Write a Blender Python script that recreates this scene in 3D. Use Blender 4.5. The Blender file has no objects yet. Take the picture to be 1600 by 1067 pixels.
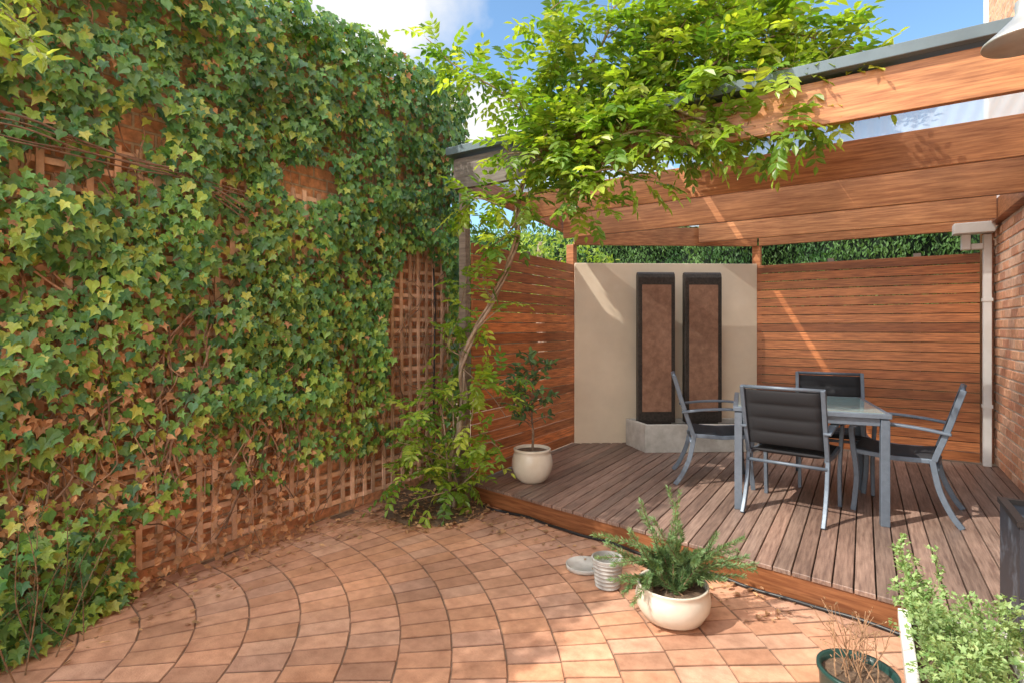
import bpy, math, random
from mathutils import Vector, Matrix, noise
random.seed(11)
rnd=random.random
def U(a,b): return a+(b-a)*random.random()
S=bpy.context.scene; COL=S.collection
H=1.45; DK=0.15
yaw=math.radians(32.9)
F=Vector((-math.sin(yaw),math.cos(yaw),0)); R=Vector((math.cos(yaw),math.sin(yaw),0)); Z=Vector((0,0,1))
def at(px,py,d): return F*d+R*((px-800)/850*d)+Z*(H+(512.5-py)/850*d)
def proj(p):
    d=p.dot(F)
    if d<.1: return (-9999,-9999)
    return (800+850*p.dot(R)/d, 512.5-(p.z-H)*850/d)
def V(*a): return Vector(a)
def jit(c,s=.15):
    k=1+U(-s,s); return (c[0]*k,c[1]*k,c[2]*k)
def mixc(a,b,t): return tuple(a[i]*(1-t)+b[i]*t for i in range(3))

# ------------------------------------------------------------ mesh builder
class MB:
    def __init__(s): s.v=[]; s.f=[]; s.c=[]
    def add(s,vs,fs,col=(1,1,1)):
        n=len(s.v); s.v.extend([tuple(p) for p in vs])
        for f in fs: s.f.append(tuple(i+n for i in f)); s.c.append(col)
    def obox(s,c,a,b,e,col=(1,1,1)):
        c=Vector(c); vs=[c+a*i+b*j+e*k for k in(-1,1) for j in(-1,1) for i in(-1,1)]
        s.add(vs,[(0,2,3,1),(4,5,7,6),(0,1,5,4),(2,6,7,3),(0,4,6,2),(1,3,7,5)],col)
    def box(s,x0,x1,y0,y1,z0,z1,col=(1,1,1)):
        s.obox(((x0+x1)/2,(y0+y1)/2,(z0+z1)/2),V((x1-x0)/2,0,0),V(0,(y1-y0)/2,0),V(0,0,(z1-z0)/2),col)
    def beam(s,p,q,w,z0p,z1p,z0q,z1q,col=(1,1,1)):
        p=Vector((p[0],p[1],0)); q=Vector((q[0],q[1],0)); d=(q-p).normalized(); n=V(-d.y,d.x,0)*w/2
        vs=[p-n+Z*z0p,p+n+Z*z0p,q+n+Z*z0q,q-n+Z*z0q,p-n+Z*z1p,p+n+Z*z1p,q+n+Z*z1q,q-n+Z*z1q]
        s.add(vs,[(0,1,2,3),(4,7,6,5),(0,4,5,1),(1,5,6,2),(2,6,7,3),(3,7,4,0)],col)
    def tube(s,pts,rad,n=8,col=(1,1,1),caps=True,lump=0):
        pts=[Vector(p) for p in pts]
        if not hasattr(rad,'__len__'): rad=[rad]*len(pts)
        base=len(s.v); t0=(pts[1]-pts[0]).normalized()
        u=t0.orthogonal().normalized()
        for i,p in enumerate(pts):
            a=pts[max(0,i-1)]; b=pts[min(len(pts)-1,i+1)]; t=(b-a)
            t=t.normalized() if t.length>1e-9 else t0
            u=(u-t*u.dot(t)); u=u.normalized() if u.length>1e-6 else t.orthogonal().normalized()
            w=t.cross(u)
            for k in range(n):
                an=2*math.pi*k/n; r=rad[i]*(1+(lump*noise.noise(p*14+Vector((k*.9,0,0))) if lump else 0))
                s.v.append(tuple(p+u*math.cos(an)*r+w*math.sin(an)*r))
        for i in range(len(pts)-1):
            for k in range(n):
                a=base+i*n+k; b=base+i*n+(k+1)%n
                s.f.append((a,b,b+n,a+n)); s.c.append(col)
        if caps:
            s.f.append(tuple(base+k for k in reversed(range(n)))); s.c.append(col)
            e=base+(len(pts)-1)*n; s.f.append(tuple(e+k for k in range(n))); s.c.append(col)
    def bar(s,pts,side,w,t,col=(1,1,1)):
        pts=[Vector(p) for p in pts]; side=Vector(side).normalized(); base=len(s.v)
        for i,p in enumerate(pts):
            d=(pts[min(len(pts)-1,i+1)]-pts[max(0,i-1)]).normalized(); nn=d.cross(side).normalized()
            for a,b in((-1,-1),(1,-1),(1,1),(-1,1)): s.v.append(tuple(p+side*a*w/2+nn*b*t/2))
        for i in range(len(pts)-1):
            for k in range(4):
                a=base+i*4+k;b=base+i*4+(k+1)%4; s.f.append((a,b,b+4,a+4)); s.c.append(col)
        s.f.append((base+3,base+2,base+1,base)); s.c.append(col)
        e=base+(len(pts)-1)*4; s.f.append((e,e+1,e+2,e+3)); s.c.append(col)
    def lathe(s,prof,c,n=40,col=(1,1,1)):
        c=Vector(c); base=len(s.v)
        for r,z in prof:
            for k in range(n):
                a=2*math.pi*k/n
                s.v.append((c.x+r*math.cos(a),c.y+r*math.sin(a),c.z+z))
        for i in range(len(prof)-1):
            for k in range(n):
                a=base+i*n+k;b=base+i*n+(k+1)%n; s.f.append((a,b,b+n,a+n)); s.c.append(col)
        if prof[0][0]>1e-4: s.f.append(tuple(base+k for k in reversed(range(n)))); s.c.append(col)
    def disc(s,c,r,n=28,col=(1,1,1),bump=.008):
        c=Vector(c); vs=[c+Z*bump]; fs=[]
        for ring in (.33,.66,1):
            for k in range(n):
                a=2*math.pi*k/n; vs.append(c+V(math.cos(a)*r*ring,math.sin(a)*r*ring,U(-1,1)*bump*(ring<1)))
        for k in range(n): fs.append((0,1+k,1+(k+1)%n))
        for q in range(2):
            for k in range(n):
                a=1+q*n+k;b=1+q*n+(k+1)%n; fs.append((a,a+n,b+n,b))
        s.add(vs,fs,col)
    def leaf(s,T,pos,n,tip,size,col):
        tip=tip.normalized(); n=(n-tip*n.dot(tip))
        n=n.normalized() if n.length>1e-5 else tip.orthogonal().normalized()
        sd=tip.cross(n); vs,fs=T
        s.add([pos+sd*(x*size)+tip*(y*size)+n*(z*size) for x,y,z in vs],fs,col)
    def build(s,name,mat,parent=None,smooth=False,bevel=0,kind=None):
        me=bpy.data.meshes.new(name); me.from_pydata(s.v,[],s.f)
        at_=me.color_attributes.new('Col','FLOAT_COLOR','CORNER'); arr=[]
        for f,c in zip(s.f,s.c):
            arr.extend([c[0],c[1],c[2],1.0]*len(f))
        at_.data.foreach_set('color',arr)
        if smooth: me.polygons.foreach_set('use_smooth',[True]*len(me.polygons))
        me.materials.append(mat); me.update()
        o=bpy.data.objects.new(name,me); COL.objects.link(o)
        if parent:
            o.parent=parent
            if parent.type=='EMPTY': o.matrix_parent_inverse=Matrix.Translation(-parent.location)
        if bevel:
            m=o.modifiers.new('bevel','BEVEL'); m.width=bevel; m.segments=2; m.limit_method='ANGLE'
        if kind: o['kind']=kind
        return o
def tag(o,label,cat,group=None,kind=None):
    o['label']=label; o['category']=cat
    if group:o['group']=group
    if kind:o['kind']=kind
    return o
def thing(name,label,cat,loc=(0,0,0),group=None):
    o=bpy.data.objects.new(name,None); COL.objects.link(o); o.location=loc; o.empty_display_size=.1
    return tag(o,label,cat,group)
def smoothpath(P,n=8):
    P=[Vector(p) for p in P]; out=[]
    for i in range(len(P)-1):
        a=P[max(0,i-1)];b=P[i];c=P[i+1];d=P[min(len(P)-1,i+2)]
        for k in range(n):
            t=k/n
            out.append(.5*((2*b)+(c-a)*t+(2*a-5*b+4*c-d)*t*t+(3*b-a-3*c+d)*t**3))
    out.append(P[-1]); return out
def rv(s=1): return V(U(-1,1),U(-1,1),U(-1,1))*s

# ------------------------------------------------------------ materials
def M(name,c1,c2=None,rough=.6,metal=0,scale=6,stretch=(1,1,1),bump=.1,bdist=.01,trans=0,detail=6,spec=.5,c3=None,lo=.35,hi=.65,fine=0,wlo=.82,whi=1.12):
    m=bpy.data.materials.new(name); m.use_nodes=True; nt=m.node_tree; N=nt.nodes; L=nt.links
    for n in list(N): N.remove(n)
    out=N.new('ShaderNodeOutputMaterial'); b=N.new('ShaderNodeBsdfPrincipled')
    tc=N.new('ShaderNodeTexCoord'); mp=N.new('ShaderNodeMapping'); mp.inputs['Scale'].default_value=stretch
    L.new(tc.outputs['Object'],mp.inputs[0])
    nz=N.new('ShaderNodeTexNoise'); nz.inputs['Scale'].default_value=scale; nz.inputs['Detail'].default_value=detail; nz.inputs['Roughness'].default_value=.62
    L.new(mp.outputs[0],nz.inputs['Vector'])
    cr=N.new('ShaderNodeValToRGB'); e=cr.color_ramp.elements
    c2=c2 or tuple(x*.75 for x in c1)
    e[0].position=lo; e[0].color=(*c2,1); e[1].position=hi; e[1].color=(*c1,1)
    if c3: q=cr.color_ramp.elements.new(min(.95,hi+.15)); q.color=(*c3,1)
    L.new(nz.outputs['Fac'],cr.inputs[0])
    an=N.new('ShaderNodeAttribute'); an.attribute_name='Col'
    mx=N.new('ShaderNodeMix'); mx.data_type='RGBA'; mx.blend_type='MULTIPLY'; mx.inputs[0].default_value=1
    L.new(cr.outputs[0],mx.inputs[6]); L.new(an.outputs['Color'],mx.inputs[7])
    colout=mx.outputs[2]
    n2=N.new('ShaderNodeTexNoise'); n2.inputs['Scale'].default_value=1.7; n2.inputs['Detail'].default_value=6
    L.new(tc.outputs['Object'],n2.inputs['Vector'])
    mr=N.new('ShaderNodeMapRange'); mr.inputs[1].default_value=.3; mr.inputs[2].default_value=.7; mr.inputs[3].default_value=wlo; mr.inputs[4].default_value=whi
    L.new(n2.outputs['Fac'],mr.inputs[0])
    sc=N.new('ShaderNodeVectorMath'); sc.operation='SCALE'; L.new(colout,sc.inputs[0]); L.new(mr.outputs[0],sc.inputs['Scale'])
    L.new(sc.outputs[0],b.inputs['Base Color'])
    b.inputs['Roughness'].default_value=rough; b.inputs['Metallic'].default_value=metal; b.inputs['Specular IOR Level'].default_value=spec
    if bump:
        bp=N.new('ShaderNodeBump'); bp.inputs['Strength'].default_value=bump; bp.inputs['Distance'].default_value=bdist
        if fine:
            n3=N.new('ShaderNodeTexNoise'); n3.inputs['Scale'].default_value=fine; n3.inputs['Detail'].default_value=3
            L.new(tc.outputs['Object'],n3.inputs['Vector']); ad=N.new('ShaderNodeMath'); ad.operation='ADD'
            L.new(nz.outputs['Fac'],ad.inputs[0]); L.new(n3.outputs['Fac'],ad.inputs[1]); L.new(ad.outputs[0],bp.inputs['Height'])
        else: L.new(nz.outputs['Fac'],bp.inputs['Height'])
        L.new(bp.outputs[0],b.inputs['Normal'])
    if trans:
        tr=N.new('ShaderNodeBsdfTranslucent'); s2=N.new('ShaderNodeVectorMath'); s2.operation='MULTIPLY'
        s2.inputs[1].default_value=(1.5,1.5,.5); L.new(sc.outputs[0],s2.inputs[0]); L.new(s2.outputs[0],tr.inputs[0])
        ms=N.new('ShaderNodeMixShader'); ms.inputs[0].default_value=trans
        L.new(b.outputs[0],ms.inputs[1]); L.new(tr.outputs[0],ms.inputs[2]); L.new(ms.outputs[0],out.inputs[0])
    else: L.new(b.outputs[0],out.inputs[0])
    return m
W=(1,1,1)
m_slatX=M('slat_wood',(.64,.24,.085),(.31,.10,.036),rough=.42,scale=5,stretch=(1,1,14),bump=.15,bdist=.004,wlo=.75,whi=1.15)
m_raft=M('rafter_wood',(.66,.31,.13),(.34,.13,.05),rough=.42,scale=4,stretch=(1,3,16),bump=.15,bdist=.004,wlo=.7,whi=1.15)  # wide tone range adds to the painted sunlit bands on the rafters
m_deck=M('deck_wood',(.31,.215,.17),(.155,.10,.08),rough=.5,scale=5,stretch=(16,1,6),bump=.25,bdist=.004,fine=90,wlo=.75,whi=1.2)
m_greyw=M('weathered_wood',(.27,.225,.19),(.15,.12,.10),rough=.75,scale=5,stretch=(1,8,8),bump=.2)
m_lath=M('lath_wood',(.84,.57,.41),(.55,.34,.21),rough=.8,scale=9,stretch=(1,1,1),bump=.25,bdist=.004,wlo=.7,whi=1.15)
m_ren=M('render_wall',(.84,.72,.56),(.76,.64,.49),rough=.9,scale=3,bump=.25,bdist=.003,fine=220,lo=.3,hi=.7,wlo=.9,whi=1.05)
m_stone=M('dark_stone',(.055,.045,.038),(.022,.019,.017),rough=.45,scale=40,bump=.4,bdist=.005)
m_copper=M('copper_sheet',(.36,.20,.13),(.24,.125,.08),rough=.55,metal=.1,scale=15,bump=.35,bdist=.004,c3=(.42,.27,.18),fine=90)
m_conc=M('concrete',(.60,.58,.54),(.46,.44,.40),rough=.9,scale=12,bump=.3,bdist=.004,fine=150)
m_water=M('water',(.02,.025,.02),rough=.05,bump=.3,bdist=.004,scale=20)
m_alu=M('chair_metal',(.17,.21,.265),(.14,.175,.225),rough=.45,metal=.25,scale=30,bump=.02)
m_fab=M('sling_fabric',(.026,.026,.031),(.016,.016,.019),rough=.85,scale=240,bump=.5,bdist=.002)
m_gcap=M('grey_sheet_metal',(.15,.205,.235),(.12,.165,.19),rough=.45,metal=.2,scale=5,bump=.05)
m_white=M('white_paint',(.86,.85,.81),(.80,.78,.73),rough=.45,scale=5,bump=.05)
m_cream=M('cream_glaze',(.80,.75,.65),(.70,.63,.52),rough=.22,scale=5,bump=.06,bdist=.003)
m_ribpot=M('stone_pot',(.48,.47,.45),(.35,.34,.32),rough=.7,scale=14,bump=.2)
m_green=M('green_glaze',(.02,.065,.055),(.014,.045,.038),rough=.3,scale=7,bump=.05)
m_soil=M('soil',(.19,.125,.08),(.09,.058,.04),rough=.95,scale=40,bump=.8,bdist=.015)
m_black=M('black_plastic',(.02,.02,.022),rough=.4,bump=.03)
m_ivy=M('ivy_leaf',(1,1,1),(.68,.75,.68),rough=.36,scale=25,bump=.1,bdist=.003,trans=.25)
m_wis=M('wisteria_leaf',(1,1,1),(.8,.85,.75),rough=.36,scale=25,bump=.05,trans=.48)
m_dry=M('dry_leaf',(1,1,1),(.7,.65,.6),rough=.8,scale=30,bump=.2,trans=.15)
m_herb=M('herb_leaf',(1,1,1),(.75,.8,.75),rough=.55,scale=30,bump=.05,trans=.25)
m_bark=M('bark',(.44,.34,.26),(.23,.16,.115),rough=.9,scale=22,stretch=(1,1,.35),bump=.8,bdist=.012)
m_stem=M('ivy_stem',(.26,.185,.13),(.12,.08,.055),rough=.9,scale=25,bump=.5)
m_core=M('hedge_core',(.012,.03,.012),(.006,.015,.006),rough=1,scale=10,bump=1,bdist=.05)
m_pav=M('paver_clay',(1,1,1),(.70,.64,.61),rough=.8,scale=13,bump=.5,bdist=.006,fine=130,lo=.3,hi=.62,wlo=.72,whi=1.18)
m_ground=M('ground_soil',(.25,.17,.12),(.12,.085,.06),rough=.95,scale=9,bump=.6,bdist=.01,c3=(.13,.16,.06))
m_print=M('printed_planter',(.028,.036,.052),(.024,.032,.046),rough=.4,scale=9,detail=3,bump=.01,c3=(.12,.15,.20),lo=.3,hi=.52)
m_gal=M('galvanised',(.62,.62,.58),(.5,.5,.47),rough=.35,metal=.5,scale=12,bump=.04)
m_frame=M('door_frame',(.16,.09,.06),rough=.5,bump=.05)
m_dglass=M('door_glass',(.03,.035,.04),rough=.04,bump=0)
m_pierb=M('pier_brick',(1,1,1),(.74,.70,.66),rough=.9,scale=26,bump=.7,bdist=.008,fine=120)
m_mortar=M('mortar',(.80,.70,.58),(.66,.56,.46),rough=.95,scale=30,bump=.5)
m_tab=M('frosted_glass',(.45,.62,.62),(.42,.58,.58),rough=.08,bump=0)
m_tab.node_tree.nodes['Principled BSDF'].inputs['Transmission Weight'].default_value=.4
def brick_mat():
    m=bpy.data.materials.new('house_brick'); m.use_nodes=True; nt=m.node_tree;N=nt.nodes;L=nt.links
    b=N['Principled BSDF']; tc=N.new('ShaderNodeTexCoord'); sp=N.new('ShaderNodeSeparateXYZ'); L.new(tc.outputs['Object'],sp.inputs[0])
    ad=N.new('ShaderNodeMath'); L.new(sp.outputs[0],ad.inputs[0]); L.new(sp.outputs[1],ad.inputs[1])
    cb=N.new('ShaderNodeCombineXYZ'); L.new(ad.outputs[0],cb.inputs[0]); L.new(sp.outputs[2],cb.inputs[1])
    wn=N.new('ShaderNodeTexNoise'); wn.inputs['Scale'].default_value=9; L.new(tc.outputs['Object'],wn.inputs['Vector'])
    ws=N.new('ShaderNodeVectorMath'); ws.operation='SCALE'; ws.inputs['Scale'].default_value=.012; L.new(wn.outputs['Color'],ws.inputs[0])
    wa=N.new('ShaderNodeVectorMath'); L.new(cb.outputs[0],wa.inputs[0]); L.new(ws.outputs[0],wa.inputs[1])
    br=N.new('ShaderNodeTexBrick'); L.new(wa.outputs[0],br.inputs['Vector'])
    br.inputs['Scale'].default_value=1; br.inputs['Brick Width'].default_value=.24; br.inputs['Row Height'].default_value=.086
    br.inputs['Mortar Size'].default_value=.009; br.inputs['Mortar Smooth'].default_value=.3; br.inputs['Bias'].default_value=-.1
    br.inputs['Color1'].default_value=(.80,.44,.25,1); br.inputs['Color2'].default_value=(.58,.27,.14,1); br.inputs['Mortar'].default_value=(.60,.46,.33,1)
    nz=N.new('ShaderNodeTexNoise'); nz.inputs['Scale'].default_value=22; nz.inputs['Detail'].default_value=8; L.new(tc.outputs['Object'],nz.inputs['Vector'])
    mr=N.new('ShaderNodeMapRange'); mr.inputs[1].default_value=.3; mr.inputs[2].default_value=.7; mr.inputs[3].default_value=.6; mr.inputs[4].default_value=1.2; L.new(nz.outputs['Fac'],mr.inputs[0])
    sc=N.new('ShaderNodeVectorMath'); sc.operation='SCALE'; L.new(br.outputs['Color'],sc.inputs[0]); L.new(mr.outputs[0],sc.inputs['Scale'])
    L.new(sc.outputs[0],b.inputs['Base Color']); b.inputs['Roughness'].default_value=.9
    inv=N.new('ShaderNodeMath'); inv.operation='MULTIPLY_ADD'; inv.inputs[1].default_value=-1.2; L.new(br.outputs['Fac'],inv.inputs[0]); L.new(nz.outputs['Fac'],inv.inputs[2])
    bp=N.new('ShaderNodeBump'); bp.inputs['Strength'].default_value=.9; bp.inputs['Distance'].default_value=.014; L.new(inv.outputs[0],bp.inputs['Height']); L.new(bp.outputs[0],b.inputs['Normal'])
    return m
m_brick=brick_mat()
def roof_mat():
    m=bpy.data.materials.new('clear_roofing'); m.use_nodes=True; nt=m.node_tree;N=nt.nodes;L=nt.links
    b=N['Principled BSDF']; b.inputs['Base Color'].default_value=(.5,.6,.68,1); b.inputs['Roughness'].default_value=.2
    tr=N.new('ShaderNodeBsdfTransparent'); tr.inputs[0].default_value=(.9,.95,1,1)
    tl=N.new('ShaderNodeBsdfTranslucent'); tl.inputs[0].default_value=(.55,.64,.72,1)
    m1=N.new('ShaderNodeMixShader'); m1.inputs[0].default_value=.6; L.new(b.outputs[0],m1.inputs[1]); L.new(tl.outputs[0],m1.inputs[2])
    m2=N.new('ShaderNodeMixShader'); m2.inputs[0].default_value=.30; L.new(m1.outputs[0],m2.inputs[1]); L.new(tr.outputs[0],m2.inputs[2])
    L.new(m2.outputs[0],N['Material Output'].inputs[0]); return m
m_roof=roof_mat()

# ------------------------------------------------------------ leaf templates
def sym(half,ctr,fold=.06):
    pts=half+[(-x,y) for x,y in reversed(half[1:-1])]
    vs=[(ctr[0],ctr[1],-fold)]+[(x,y,fold*.8*abs(x)*2-(.25*y*y)*.4) for x,y in pts]
    n=len(pts); return vs,[(0,1+i,1+(i+1)%n) for i in range(n)]
T_IVY=sym([(0,0),(.16,-.14),(.42,-.10),(.36,.12),(.56,.42),(.27,.42),(.13,.62),(0,1)],(0,.28))
T_IVY2=sym([(0,0),(.2,-.12),(.40,.05),(.42,.32),(.24,.5),(0,.95)],(0,.3))
T_OV=([(0,0,0),(.16,.28,.05),(.17,.62,.04),(0,1,-.1),(-.17,.62,.04),(-.16,.28,.05)],[(0,1,2,3),(0,3,4,5)])
T_WL=([(0,0,0),(.23,.27,.06),(.22,.60,.05),(0,1,-.12),(-.22,.60,.05),(-.23,.27,.06)],[(0,1,2,3),(0,3,4,5)])
T_WIDE=([(0,0,0),(.25,.28,.06),(.24,.62,.05),(0,1,-.12),(-.24,.62,.05),(-.25,.28,.06)],[(0,1,2,3),(0,3,4,5)])
T_NDL=([(0,0,0),(.085,.5,0),(0,1,0),(-.085,.5,0)],[(0,1,2,3)])
NCL=0
def compound(mb,pos,d,L_,nl,ll,col,droop=.5):
    global NCL; NCL+=1
    d=d.normalized(); p=pos.copy(); side=d.cross(Z); side=side.normalized() if side.length>.05 else V(1,0,0)
    prev=p.copy(); k=nl//2; step=L_/(k+1)
    for i in range(k+1):
        d=(d+Z*(-droop/(k+1))).normalized(); p=p+d*step
        up=side.cross(d).normalized()
        mb.add([prev-side*.0015,prev+side*.0015,p+side*.001,p-side*.001],[(0,1,2,3)],mixc(col,(.3,.3,.08),.4))
        s=ll*(.7+.5*math.sin(math.pi*(i+.6)/(k+1)))
        if i<k:
            for sg in(-1,1):
                t=(side*sg*.95+d*.55+Z*U(-.45,.1)+rv(.12))
                mb.leaf(T_WL,p,up+rv(.35),t,s*U(.85,1.12),jit(col,.16))
        else: mb.leaf(T_WL,p,up+rv(.3),d+rv(.15),s*1.1,jit(col,.16))
        prev=p.copy()

# ============================================================ SETTING
g=MB(); g.add([(-60,-60,-.006),(60,-60,-.006),(60,60,-.006),(-60,60,-.006)],[(0,1,2,3)])
g.build('ground',m_ground,kind='structure')

def edgeY(x): return 3.68-(x+2.78)*.166
pv=MB(); CX,CY=-3.3,.5
def padd(q):
    c=sum((Vector((a[0],a[1],0)) for a in q),Vector())/4
    t=noise.noise(c*.9)*.5+.5
    col=random.choice([(.68,.34,.19),(.70,.36,.21),(.60,.30,.175),(.74,.40,.25),(.66,.34,.21),(.52,.27,.165),(.68,.39,.26),(.62,.35,.24)])
    col=mixc(col,(.56,.37,.27),t*.35); col=jit(col,.12)
    zt=U(-.0012,.0012); h=.004; top=[];mid=[];bot=[]
    for a in q:
        p=Vector((a[0],a[1],0)); dd=(c-p); dd=dd.normalized() if dd.length>0 else dd
        zz=zt+U(-.0014,.0014)
        top.append(p+dd*.0045+Z*(zz)); mid.append(p+Z*(zz-h)); bot.append(p+Z*(-.03))
    vs=top+mid+bot
    pv.add(vs,[(0,1,2,3)],col)
    n=len(pv.v)-12
    for i in range(4):
        pv.f.append((n+4+i,n+4+(i+1)%4,n+(i+1)%4,n+i)); pv.c.append(tuple(x*.65 for x in col))
        pv.f.append((n+8+i,n+8+(i+1)%4,n+4+(i+1)%4,n+4+i)); pv.c.append(tuple(x*.5 for x in col))
def inbed(x,y): return (x+2.90)**2+(y-3.36)**2<.35**2 or (x<-2.75 and y>3.3)
for k in range(23):
    r0=.1+k*.238; r1=r0+.238; rm=(r0+r1)/2; n=max(6,round(2*math.pi*rm/.119)); off=U(0,1)
    for i in range(n):
        a0=2*math.pi*(i+off)/n; a1=2*math.pi*(i+1+off)/n; am=(a0+a1)/2; x=CX+rm*math.cos(am); y=CY+rm*math.sin(am)
        if x<-3.42 or x>1.05 or y>edgeY(x)+.15 or inbed(x,y) or y<-2: continue
        ga=U(.0028,.0048)/rm; j=U(-.002,.002); e=.0013
        padd([(CX+r*math.cos(a),CY+r*math.sin(a)) for r,a in((r0+e+j,a0+ga),(r1-e+j,a0+ga),(r1-e+j,a1-ga),(r0+e+j,a1-ga))])
pv.build('paving',m_pav,kind='structure')

sb=MB(); nx,ny=34,52; vs=[];fs=[]
for j in range(ny+1):
    for i in range(nx+1):
        x=-3.44+i*(1.06/nx); y=2.75+j*(1.65/ny)
        d=math.hypot(x+2.90,y-3.36)/(.42+.04*noise.noise(V(x*4,y*4,2)))
        z=(.04*(1-min(1,d)**2)+.016*noise.noise(V(x*11,y*11,0))+.004) if d<1 else (.01+.01*noise.noise(V(x*9,y*9,0)) if x<-2.79 and y>3.3 else -.03)
        vs.append((x,y,z))
for j in range(ny):
    for i in range(nx):
        a=j*(nx+1)+i; fs.append((a,a+1,a+nx+2,a+nx+1))
sb.add(vs,fs); sb.build('garden_bed',m_soil,kind='structure',smooth=True)

dk=MB(); x=-2.78; P=.0945
while x<1.06:
    xe=min(x+P-.007,1.08); xm=(x+xe)/2
    ye=6.80 if xm>-1.04 else (5.58+(xm+2.74)*.7236)
    c=jit(mixc((1,1,1),(1.12,1.02,.98),rnd()),.24); y0a=edgeY(x)-.02; y0b=edgeY(xe)-.02
    zt=DK+U(-.0012,.0012); b=.003
    vs=[(x,y0a,DK-.022),(xe,y0b,DK-.022),(xe,ye,DK-.022),(x,ye,DK-.022),
        (x,y0a,zt-b),(xe,y0b,zt-b),(xe,ye,zt-b),(x,ye,zt-b),
        (x+b,y0a+b,zt),(xe-b,y0b+b,zt),(xe-b,ye,zt),(x+b,ye,zt)]
    dk.add(vs,[(3,2,1,0),(0,1,5,4),(1,2,6,5),(2,3,7,6),(3,0,4,7),(4,5,9,8),(5,6,10,9),(6,7,11,10),(7,4,8,11),(8,9,10,11)],c)
    x+=P
dko=dk.build('deck',m_deck,kind='structure')
fa=MB(); p=(-2.78,edgeY(-2.78)); q=(1.08,edgeY(1.08)); fa.beam(p,q,.024,-.01,DK-.0235,-.01,DK-.0235,(.5,.42,.40)); fa.build('fascia_board',m_raft,dko,bevel=.002)
un=MB(); un.beam((-2.78,edgeY(-2.78)+.8),(1.08,edgeY(1.08)+.8),.03,-.01,.1,-.01,.1); un.build('joist',m_greyw,dko)

# ============================================================ BOUNDARY WALL + LATTICE + IVY
bw=MB(); bw.box(-3.72,-3.46,-2.6,4.22,-.02,3.62); tag(bw.build('boundary_wall',m_brick),'tall orange brick boundary wall smothered in ivy','wall')
lt=thing('lattice_trellis','peach timber lattice of square openings fixed to the ivy wall','trellis',(-3.4,2,0))
lm=MB(); z=.12
while z<2.42:
    y=-2.2
    while y<4.15:
        y2=min(y+U(1.6,2.2),4.19); s=U(-.008,.008)
        lm.obox((-3.405,(y+y2)/2,z+U(-.004,.004)),V(.005,0,0),V(0,(y2-y)/2,s),V(0,0,.016),jit(W,.25)); y=y2+.004
    z+=.108
lm.build('horizontal_lath',m_lath,lt)
lv=MB(); y=-2.15
while y<4.18:
    lv.obox((-3.393,y+U(-.004,.004),1.27),V(.005,0,0),V(0,.016,0),V(0,U(-.016,.016),1.17),jit(W,.25)); y+=.108
lv.build('vertical_lath',m_lath,lt)

ivy=thing('ivy_climber','dense ivy with green and yellowing leaves covering the tall left wall','ivy',(-3.3,2,0))
BARE=[(650,540,46,112,1.0),(655,440,30,38,.9),(480,285,42,26,1),(215,205,36,34,.9),(110,262,100,32,.5),(640,670,55,48,.6),(215,590,50,38,.4),(270,470,60,30,.35),(50,830,80,130,.3),(130,100,36,36,.3),(330,852,155,48,1),(440,808,135,44,.95),(250,900,80,36,.9),(560,772,90,48,.9),(610,770,60,60,.9),(300,700,65,42,.4),(480,700,60,45,.4),(120,640,55,32,.45),(560,620,22,42,.45),(380,740,72,38,.5),(160,760,62,52,.45),(540,430,27,37,.4),(90,420,52,26,.35)]
def ivy_density(p):
    px,py=proj(p); d=1.0
    for cx,cy,rx,ry,s in BARE:
        q=((px-cx)/rx)**2+((py-cy)/ry)**2
        if q<1.8: d-=s*max(0,min(1,(1.8-q)/.7))
    d-=.65*max(0,noise.noise(V(p.y*3.6,p.z*3.6,3))-.15)*2.2
    if p.z<.9: d-=.25*(.9-p.z)
    return d
G0=(.065,.19,.095);G1=(.09,.24,.085);G2=(.17,.36,.085);G3=(.36,.50,.085);G4=(.60,.60,.14);BR=(.46,.24,.12);BR2=(.64,.37,.19)
def ivy_col(p):
    n=noise.noise(V(p.y*1.3,p.z*1.3,9))*.5+.5; h=max(0,min(1,(2.9-p.z)/2.0)); r=rnd()
    c=mixc(G0,G2,rnd()) if rnd()<.5 else mixc(G1,G2,rnd())
    if r<.18+.6*h*n: c=mixc(G2,G3,rnd())
    if rnd()<.05+.22*h*n: c=mixc(G3,G4,rnd())
    return jit(c,.28)
lf=MB(); dl=MB(); cnt=0
for i in range(58000):
    y=U(-.7,4.25); z=U(.03,3.72)
    p=V(-3.33,y,z); d=ivy_density(p)
    if rnd()>d: continue
    cl=noise.noise(V(y*3.4,z*3.4,1))*.5+.5
    if cl<.34 and rnd()<.6: continue
    if rnd()<.42: continue
    th=.02+.34*(cl**1.5)*(.3+.7*max(0,d))+(.1 if z>3.2 else 0)
    if y>3.9: th*=.45+.55*(4.25-y)/.35
    x=-3.38+th*(rnd()**.6)
    p=V(x,y,z); n=V(1,U(-.75,.2),U(-.1,1.1)); tip=V(U(-.1,.45),U(-.9,.9),-1)
    pb=.07+(.35 if z<.8 else 0)*(1 if rnd()<.7 else 0)+(.28 if (z<1.5 and y<1.85) else 0)
    T=T_IVY if rnd()<.75 else T_IVY2; sz=U(.032,.074)
    if rnd()<pb and x<-3.38+th*.85: dl.leaf(T,p,n+rv(.6),tip+rv(.5),sz*.85,jit(mixc(BR,BR2,rnd()),.3))
    else: lf.leaf(T,p,n+rv(.3),tip+rv(.2),sz,ivy_col(p)); cnt+=1
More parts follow.
